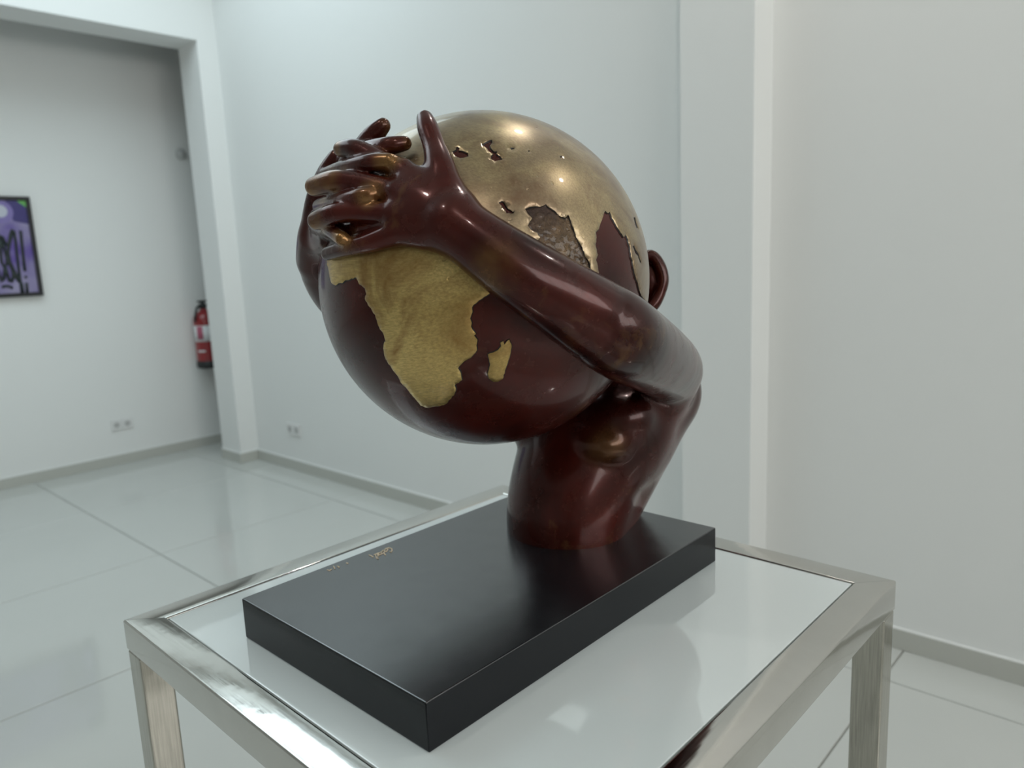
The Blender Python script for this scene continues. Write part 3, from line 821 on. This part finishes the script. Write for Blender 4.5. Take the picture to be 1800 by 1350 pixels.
def surface_nets(F, lo, h):
    S = F < 0
    nx, ny, nz = S.shape
    cnt = np.zeros((nx - 1, ny - 1, nz - 1), np.uint8)
    for dx in (0, 1):
        for dy in (0, 1):
            for dz in (0, 1):
                cnt += S[dx:nx - 1 + dx, dy:ny - 1 + dy, dz:nz - 1 + dz]
    act = np.argwhere((cnt > 0) & (cnt < 8))
    idx = np.full(cnt.shape, -1, np.int32)
    idx[tuple(act.T)] = np.arange(len(act))
    corner = {}
    for dx in (0, 1):
        for dy in (0, 1):
            for dz in (0, 1):
                corner[dx, dy, dz] = F[act[:, 0] + dx, act[:, 1] + dy, act[:, 2] + dz]
    acc = np.zeros((len(act), 3))
    num = np.zeros(len(act))
    for a in corner:
        for ax_ in range(3):
            if a[ax_] == 0:
                b = list(a)
                b[ax_] = 1
                fa, fb = corner[a], corner[tuple(b)]
                m = (fa < 0) != (fb < 0)
                t = np.where(m, fa / np.where(m, fa - fb, 1), 0)
                p = np.tile(np.array(a, float), (len(act), 1))
                p[:, ax_] += t
                acc += p * m[:, None]
                num += m
    V = lo + h * (act + acc / num[:, None])
    faces = []
    for ax_ in range(3):
        o1, o2 = [(1, 2), (2, 0), (0, 1)][ax_]
        s0 = [slice(1, -1)] * 3
        s1 = [slice(1, -1)] * 3
        s0[ax_] = slice(0, -1)
        s1[ax_] = slice(1, None)
        e = np.argwhere(S[tuple(s0)] != S[tuple(s1)])
        base = e.copy()
        for k in range(3):
            if k != ax_:
                base[:, k] += 1
        inside_ = S[tuple(base.T)]
        def cell(d1, d2):
            c = base.copy()
            c[:, o1] -= d1
            c[:, o2] -= d2
            return idx[tuple(c.T)]
        q = np.stack([cell(0, 0), cell(1, 0), cell(1, 1), cell(0, 1)], 1)
        q[~inside_] = q[~inside_][:, ::-1]
        faces.append(q)
    return V, np.vstack(faces)
V, Q = surface_nets(F, LO, HV)
del F
# a light smoothing pass
for _ in range(5):
    acc = np.zeros_like(V)
    num = np.zeros(len(V))
    for a, b in ((0, 1), (1, 2), (2, 3), (3, 0)):
        for k in range(3):
            acc[:, k] += np.bincount(Q[:, a], V[Q[:, b], k], len(V))
        num += np.bincount(Q[:, a], minlength=len(V))
    V = V * 0.5 + 0.5 * acc / num[:, None]
# the broad limbs and torso are polished smoother than the fingers
keepw = np.clip((V[:, 0] - 0.25) / 0.06, 0, 1)[:, None] * np.where(np.linalg.norm(V - np.array([.615, .32, .40]), axis=1) < 0.06, 0, 1)[:, None]
for _ in range(16):
    acc = np.zeros_like(V)
    num = np.zeros(len(V))
    for a, b in ((0, 1), (1, 2), (2, 3), (3, 0)):
        for k in range(3):
            acc[:, k] += np.bincount(Q[:, a], V[Q[:, b], k], len(V))
        num += np.bincount(Q[:, a], minlength=len(V))
    V = V + 0.5 * keepw * (acc / num[:, None] - V)
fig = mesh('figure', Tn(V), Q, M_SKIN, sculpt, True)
fig['label'] = 'bronze figure leaning back with both arms wrapped round the globe and fingers interlaced'

# ------------------------------------------------------------------ things on the walls
# framed graffiti print
YW = YA
PX1, PX0, PZ0, PZ1 = PIC_C[1][0] + 0.004, PIC_C[1][0] - 0.80, PIC_C[1][1] - 0.002, PIC_C[0][1] + 0.002
pic = empty('framed_print', ((PX0 + PX1) / 2, YW, PZ0), 'purple graffiti style print in a thin black frame on the back wall', 'picture')
fr, dp_ = 0.023, 0.034
box('frame', (PX0, PX1, YW - dp_, YW - 0.001, PZ0, PZ0 + fr), M_BLACK, pic, 0.001, 1)
box('frame', (PX0, PX1, YW - dp_, YW - 0.001, PZ1 - fr, PZ1), M_BLACK, pic, 0.001, 1)
box('frame', (PX0, PX0 + fr, YW - dp_, YW - 0.001, PZ0 + fr, PZ1 - fr), M_BLACK, pic, 0.001, 1)
box('frame', (PX1 - fr, PX1, YW - dp_, YW - 0.001, PZ0 + fr, PZ1 - fr), M_BLACK, pic, 0.001, 1)
def mk_purple():
    m = NT('purple_print')
    v = m.coord()
    c_ = m.mix(m.ramp(m.noise(v, 5.5, 2), [(0.35, 0.0), (0.65, 1.0)]), (0.095, 0.055, 0.29), (0.30, 0.27, 0.42))
    m.l(c_, m.b.inputs['Base Color'])
    m.set(Roughness=0.4)
    return m.m
cv = box('canvas', (PX0 + fr, PX1 - fr, YW - 0.024, YW - 0.002, PZ0 + fr, PZ1 - fr), mk_purple(), pic)
def flat(name, poly, y, mat, th=0.0012):
    n = len(poly)
    vs_ = [(x, y, z) for x, z in poly] + [(x, y + th, z) for x, z in poly]
    fs = [list(range(n)), list(range(n, 2 * n))[::-1]] + [[i, n + i, n + (i + 1) % n, (i + 1) % n] for i in range(n)]
    return mesh(name, vs_, fs, mat, cv)
def circ(cx_, cz_, r, n=32):
    return [(cx_ + r * math.cos(2 * math.pi * i / n), cz_ + r * math.sin(2 * math.pi * i / n)) for i in range(n)]
YC = YW - 0.024
M_NAVY = simple('navy_print', (0.040, 0.030, 0.16), 0.4)
M_GREEN = simple('green_print', (0.13, 0.42, 0.10), 0.4)
M_LILAC = simple('lilac_print', (0.20, 0.16, 0.40), 0.4)
M_PALE = simple('pale_print', (0.48, 0.50, 0.58), 0.4)
M_STROKE = simple('marker_print', (0.004, 0.012, 0.012), 0.4)
flat('painted_shape', PIC_NAVY, YC - 0.0013, M_NAVY)
flat('painted_shape', PIC_GREEN, YC - 0.0015, M_GREEN)
bx_, bz_ = PIC_BALL[0]
br = abs(PIC_BALL[1][0] - bx_)
flat('painted_shape', circ(bx_, bz_, br), YC - 0.0026, M_LILAC)
flat('painted_shape', circ(bx_, bz_ + 0.004, br * 0.55), YC - 0.0038, M_PALE)
flat('painted_shape', circ(bx_ - 0.22, bz_ - 0.05, 0.12), YC - 0.0026, M_LILAC)
flat('painted_shape', circ(bx_ - 0.40, bz_ - 0.22, 0.15), YC - 0.0026, M_NAVY)
for s in PIC_STROKES:
    v, f = tube([(x, YC - 0.003, z) for x, z in s], 0.0085, 6)
    v = [(a, YC - 0.003 + (b - YC + 0.003) * 0.25, c2) for a, b, c2 in v]
    mesh('lettering_stroke', v, f, M_STROKE, cv, True)
flat('lettering_stroke', circ(PIC_DOT[0], PIC_DOT[1], 0.0085), YC - 0.004, M_STROKE)

# fire extinguisher on the back wall, partly behind the jamb
EX, EY, EZ = 2.342, 5.075, 0.565
ext = empty('fire_extinguisher', (EX, EY, EZ), 'red fire extinguisher with a white label and black base hung beside the opening', 'fire extinguisher')
v, f = lathe([(0.060, EZ), (0.077, EZ + 0.006), (0.079, EZ + 0.02), (0.079, EZ + 0.052), (0.075, EZ + 0.054)], 36, (EX, EY))
mesh('base_cap', v, f, M_RUBBER, ext, True)
v, f = lathe([(0.074, EZ + 0.05), (0.075, EZ + 0.055), (0.075, EZ + 0.33), (0.071, EZ + 0.355), (0.058, EZ + 0.378), (0.035, EZ + 0.395), (0.022, EZ + 0.402), (0.022, EZ + 0.415)], 36, (EX, EY))
mesh('cylinder', v, f, M_RED, ext, True)
def band(name, r, z0, z1, a0, a1, mat):
    n = 14
    vs_, fs = [], []
    for i in range(n + 1):
        a = R(a0 + (a1 - a0) * i / n)
        for rr_, z in ((r, z0), (r, z1), (r - 0.002, z1), (r - 0.002, z0)):
            vs_.append((EX + rr_ * math.cos(a), EY + rr_ * math.sin(a), z))
    for i in range(n):
        for k in range(4):
            fs.append([i * 4 + k, (i + 1) * 4 + k, (i + 1) * 4 + (k + 1) % 4, i * 4 + (k + 1) % 4])
    fs += [[0, 1, 2, 3], [n * 4 + 3, n * 4 + 2, n * 4 + 1, n * 4]]
    return mesh(name, vs_, fs, mat, ext, True)
band('label_sheet', 0.0762, EZ + 0.19, EZ + 0.30, 170, 330, M_LABEL)
band('label_print', 0.0768, EZ + 0.205, EZ + 0.295, 200, 232, M_PINK)
band('label_print', 0.0768, EZ + 0.118, EZ + 0.130, 195, 235, M_LABEL)
v, f = lathe([(0.020, EZ + 0.41), (0.023, EZ + 0.415), (0.023, EZ + 0.44), (0.014, EZ + 0.45), (0.014, EZ + 0.462)], 20, (EX, EY))
mesh('valve', v, f, M_RUBBER, ext, True)
box('lever', (EX - 0.035, EX + 0.055, EY - 0.012, EY + 0.012, EZ + 0.458, EZ + 0.470), M_RUBBER, ext, 0.003, 2)
o = box('carry_handle', (EX - 0.03, EX + 0.065, EY - 0.011, EY + 0.011, EZ + 0.432, EZ + 0.443), M_RUBBER, ext, 0.003, 2)
hp = [(EX - 0.018, EY - 0.01, EZ + 0.43), (EX - 0.05, EY - 0.02, EZ + 0.425), (EX - 0.068, EY - 0.03, EZ + 0.39), (EX - 0.078, EY - 0.034, EZ + 0.355), (EX - 0.080, EY - 0.030, EZ + 0.33)]
v, f = tube(hp, 0.008, 10)
mesh('hose', v, f, M_RUBBER, ext, True)
box('wall_bracket', (EX - 0.02, EX + 0.02, EY + 0.06, YA - 0.0005, EZ + 0.30, EZ + 0.38), M_ALU, ext)

# sockets
def socket_gang(parent, cx_, y, cz_, w, axis):
    def bx3(name, a0, a1, d0, d1, z0, z1, mat, par, bev=0.0):
        if axis == 'y':
            return box(name, (a0, a1, y - d1, y - d0, z0, z1), mat, par, bev)
        return box(name, (y - d1, y - d0, a0, a1, z0, z1), mat, par, bev)
    pl_ = bx3('cover_plate', cx_ - w / 2, cx_ + w / 2, 0.0005, 0.010, cz_ - w / 2, cz_ + w / 2, M_PLASTIC, parent, 0.003)
    n = 20
    r = w * 0.27
    vs_, fs = [], []
    for d, rr_ in ((0.0102, r), (0.0116, r), (0.0116, r * 0.82), (0.0104, r * 0.8)):
        for i in range(n):
            a = 2 * math.pi * i / n
            p, q = cx_ + rr_ * math.cos(a), cz_ + rr_ * math.sin(a)
            vs_.append((p, y - d, q) if axis == 'y' else (y - d, p, q))
    for k in range(3):
        for i in range(n):
            fs.append([k * n + i, k * n + (i + 1) % n, (k + 1) * n + (i + 1) % n, (k + 1) * n + i])
    fs.append([3 * n + i for i in range(n)])
    o_ = mesh('socket_well', vs_, fs, M_SLOT, parent)
    for s in (-1, 1):
        bx3('contact_hole', cx_ + s * r * 0.38 - 0.003, cx_ + s * r * 0.38 + 0.003, 0.0104, 0.0108, cz_ - 0.003, cz_ + 0.003, M_GREYP, parent)
s1 = empty('wall_socket', (1.755, YA, 0.23), 'white double power socket low on the back wall', 'socket')
for x in (1.7215, 1.7885):
    socket_gang(s1, x, YA, 0.262, 0.066, 'y')
s2 = empty('wall_socket', (XB, 4.005, 0.225), 'white power socket low on the long right wall near the partition', 'socket')
for y in (3.968, 4.042):
    socket_gang(s2, y, XB, 0.258, 0.072, 'x')

# small round detector high on the back wall
v, f = lathe([(0.036, 0.0), (0.036, 0.012), (0.030, 0.024), (0.012, 0.030)], 24)
v = [(2.352 + a, YA - 0.0005 - c2, 2.02 + b) for a, b, c2 in v]
det = empty('wall_sensor', (2.352, YA, 2.02), 'small grey round sensor on the back wall above the extinguisher', 'sensor')
mesh('housing', v, f, M_GREYP, det, True)
v, f = lathe([(0.010, 0.030), (0.010, 0.034), (0.006, 0.037)], 16)
mesh('lens', [(2.352 + a, YA - 0.0005 - c2, 2.02 + b) for a, b, c2 in v], f, M_SLOT, det, True)
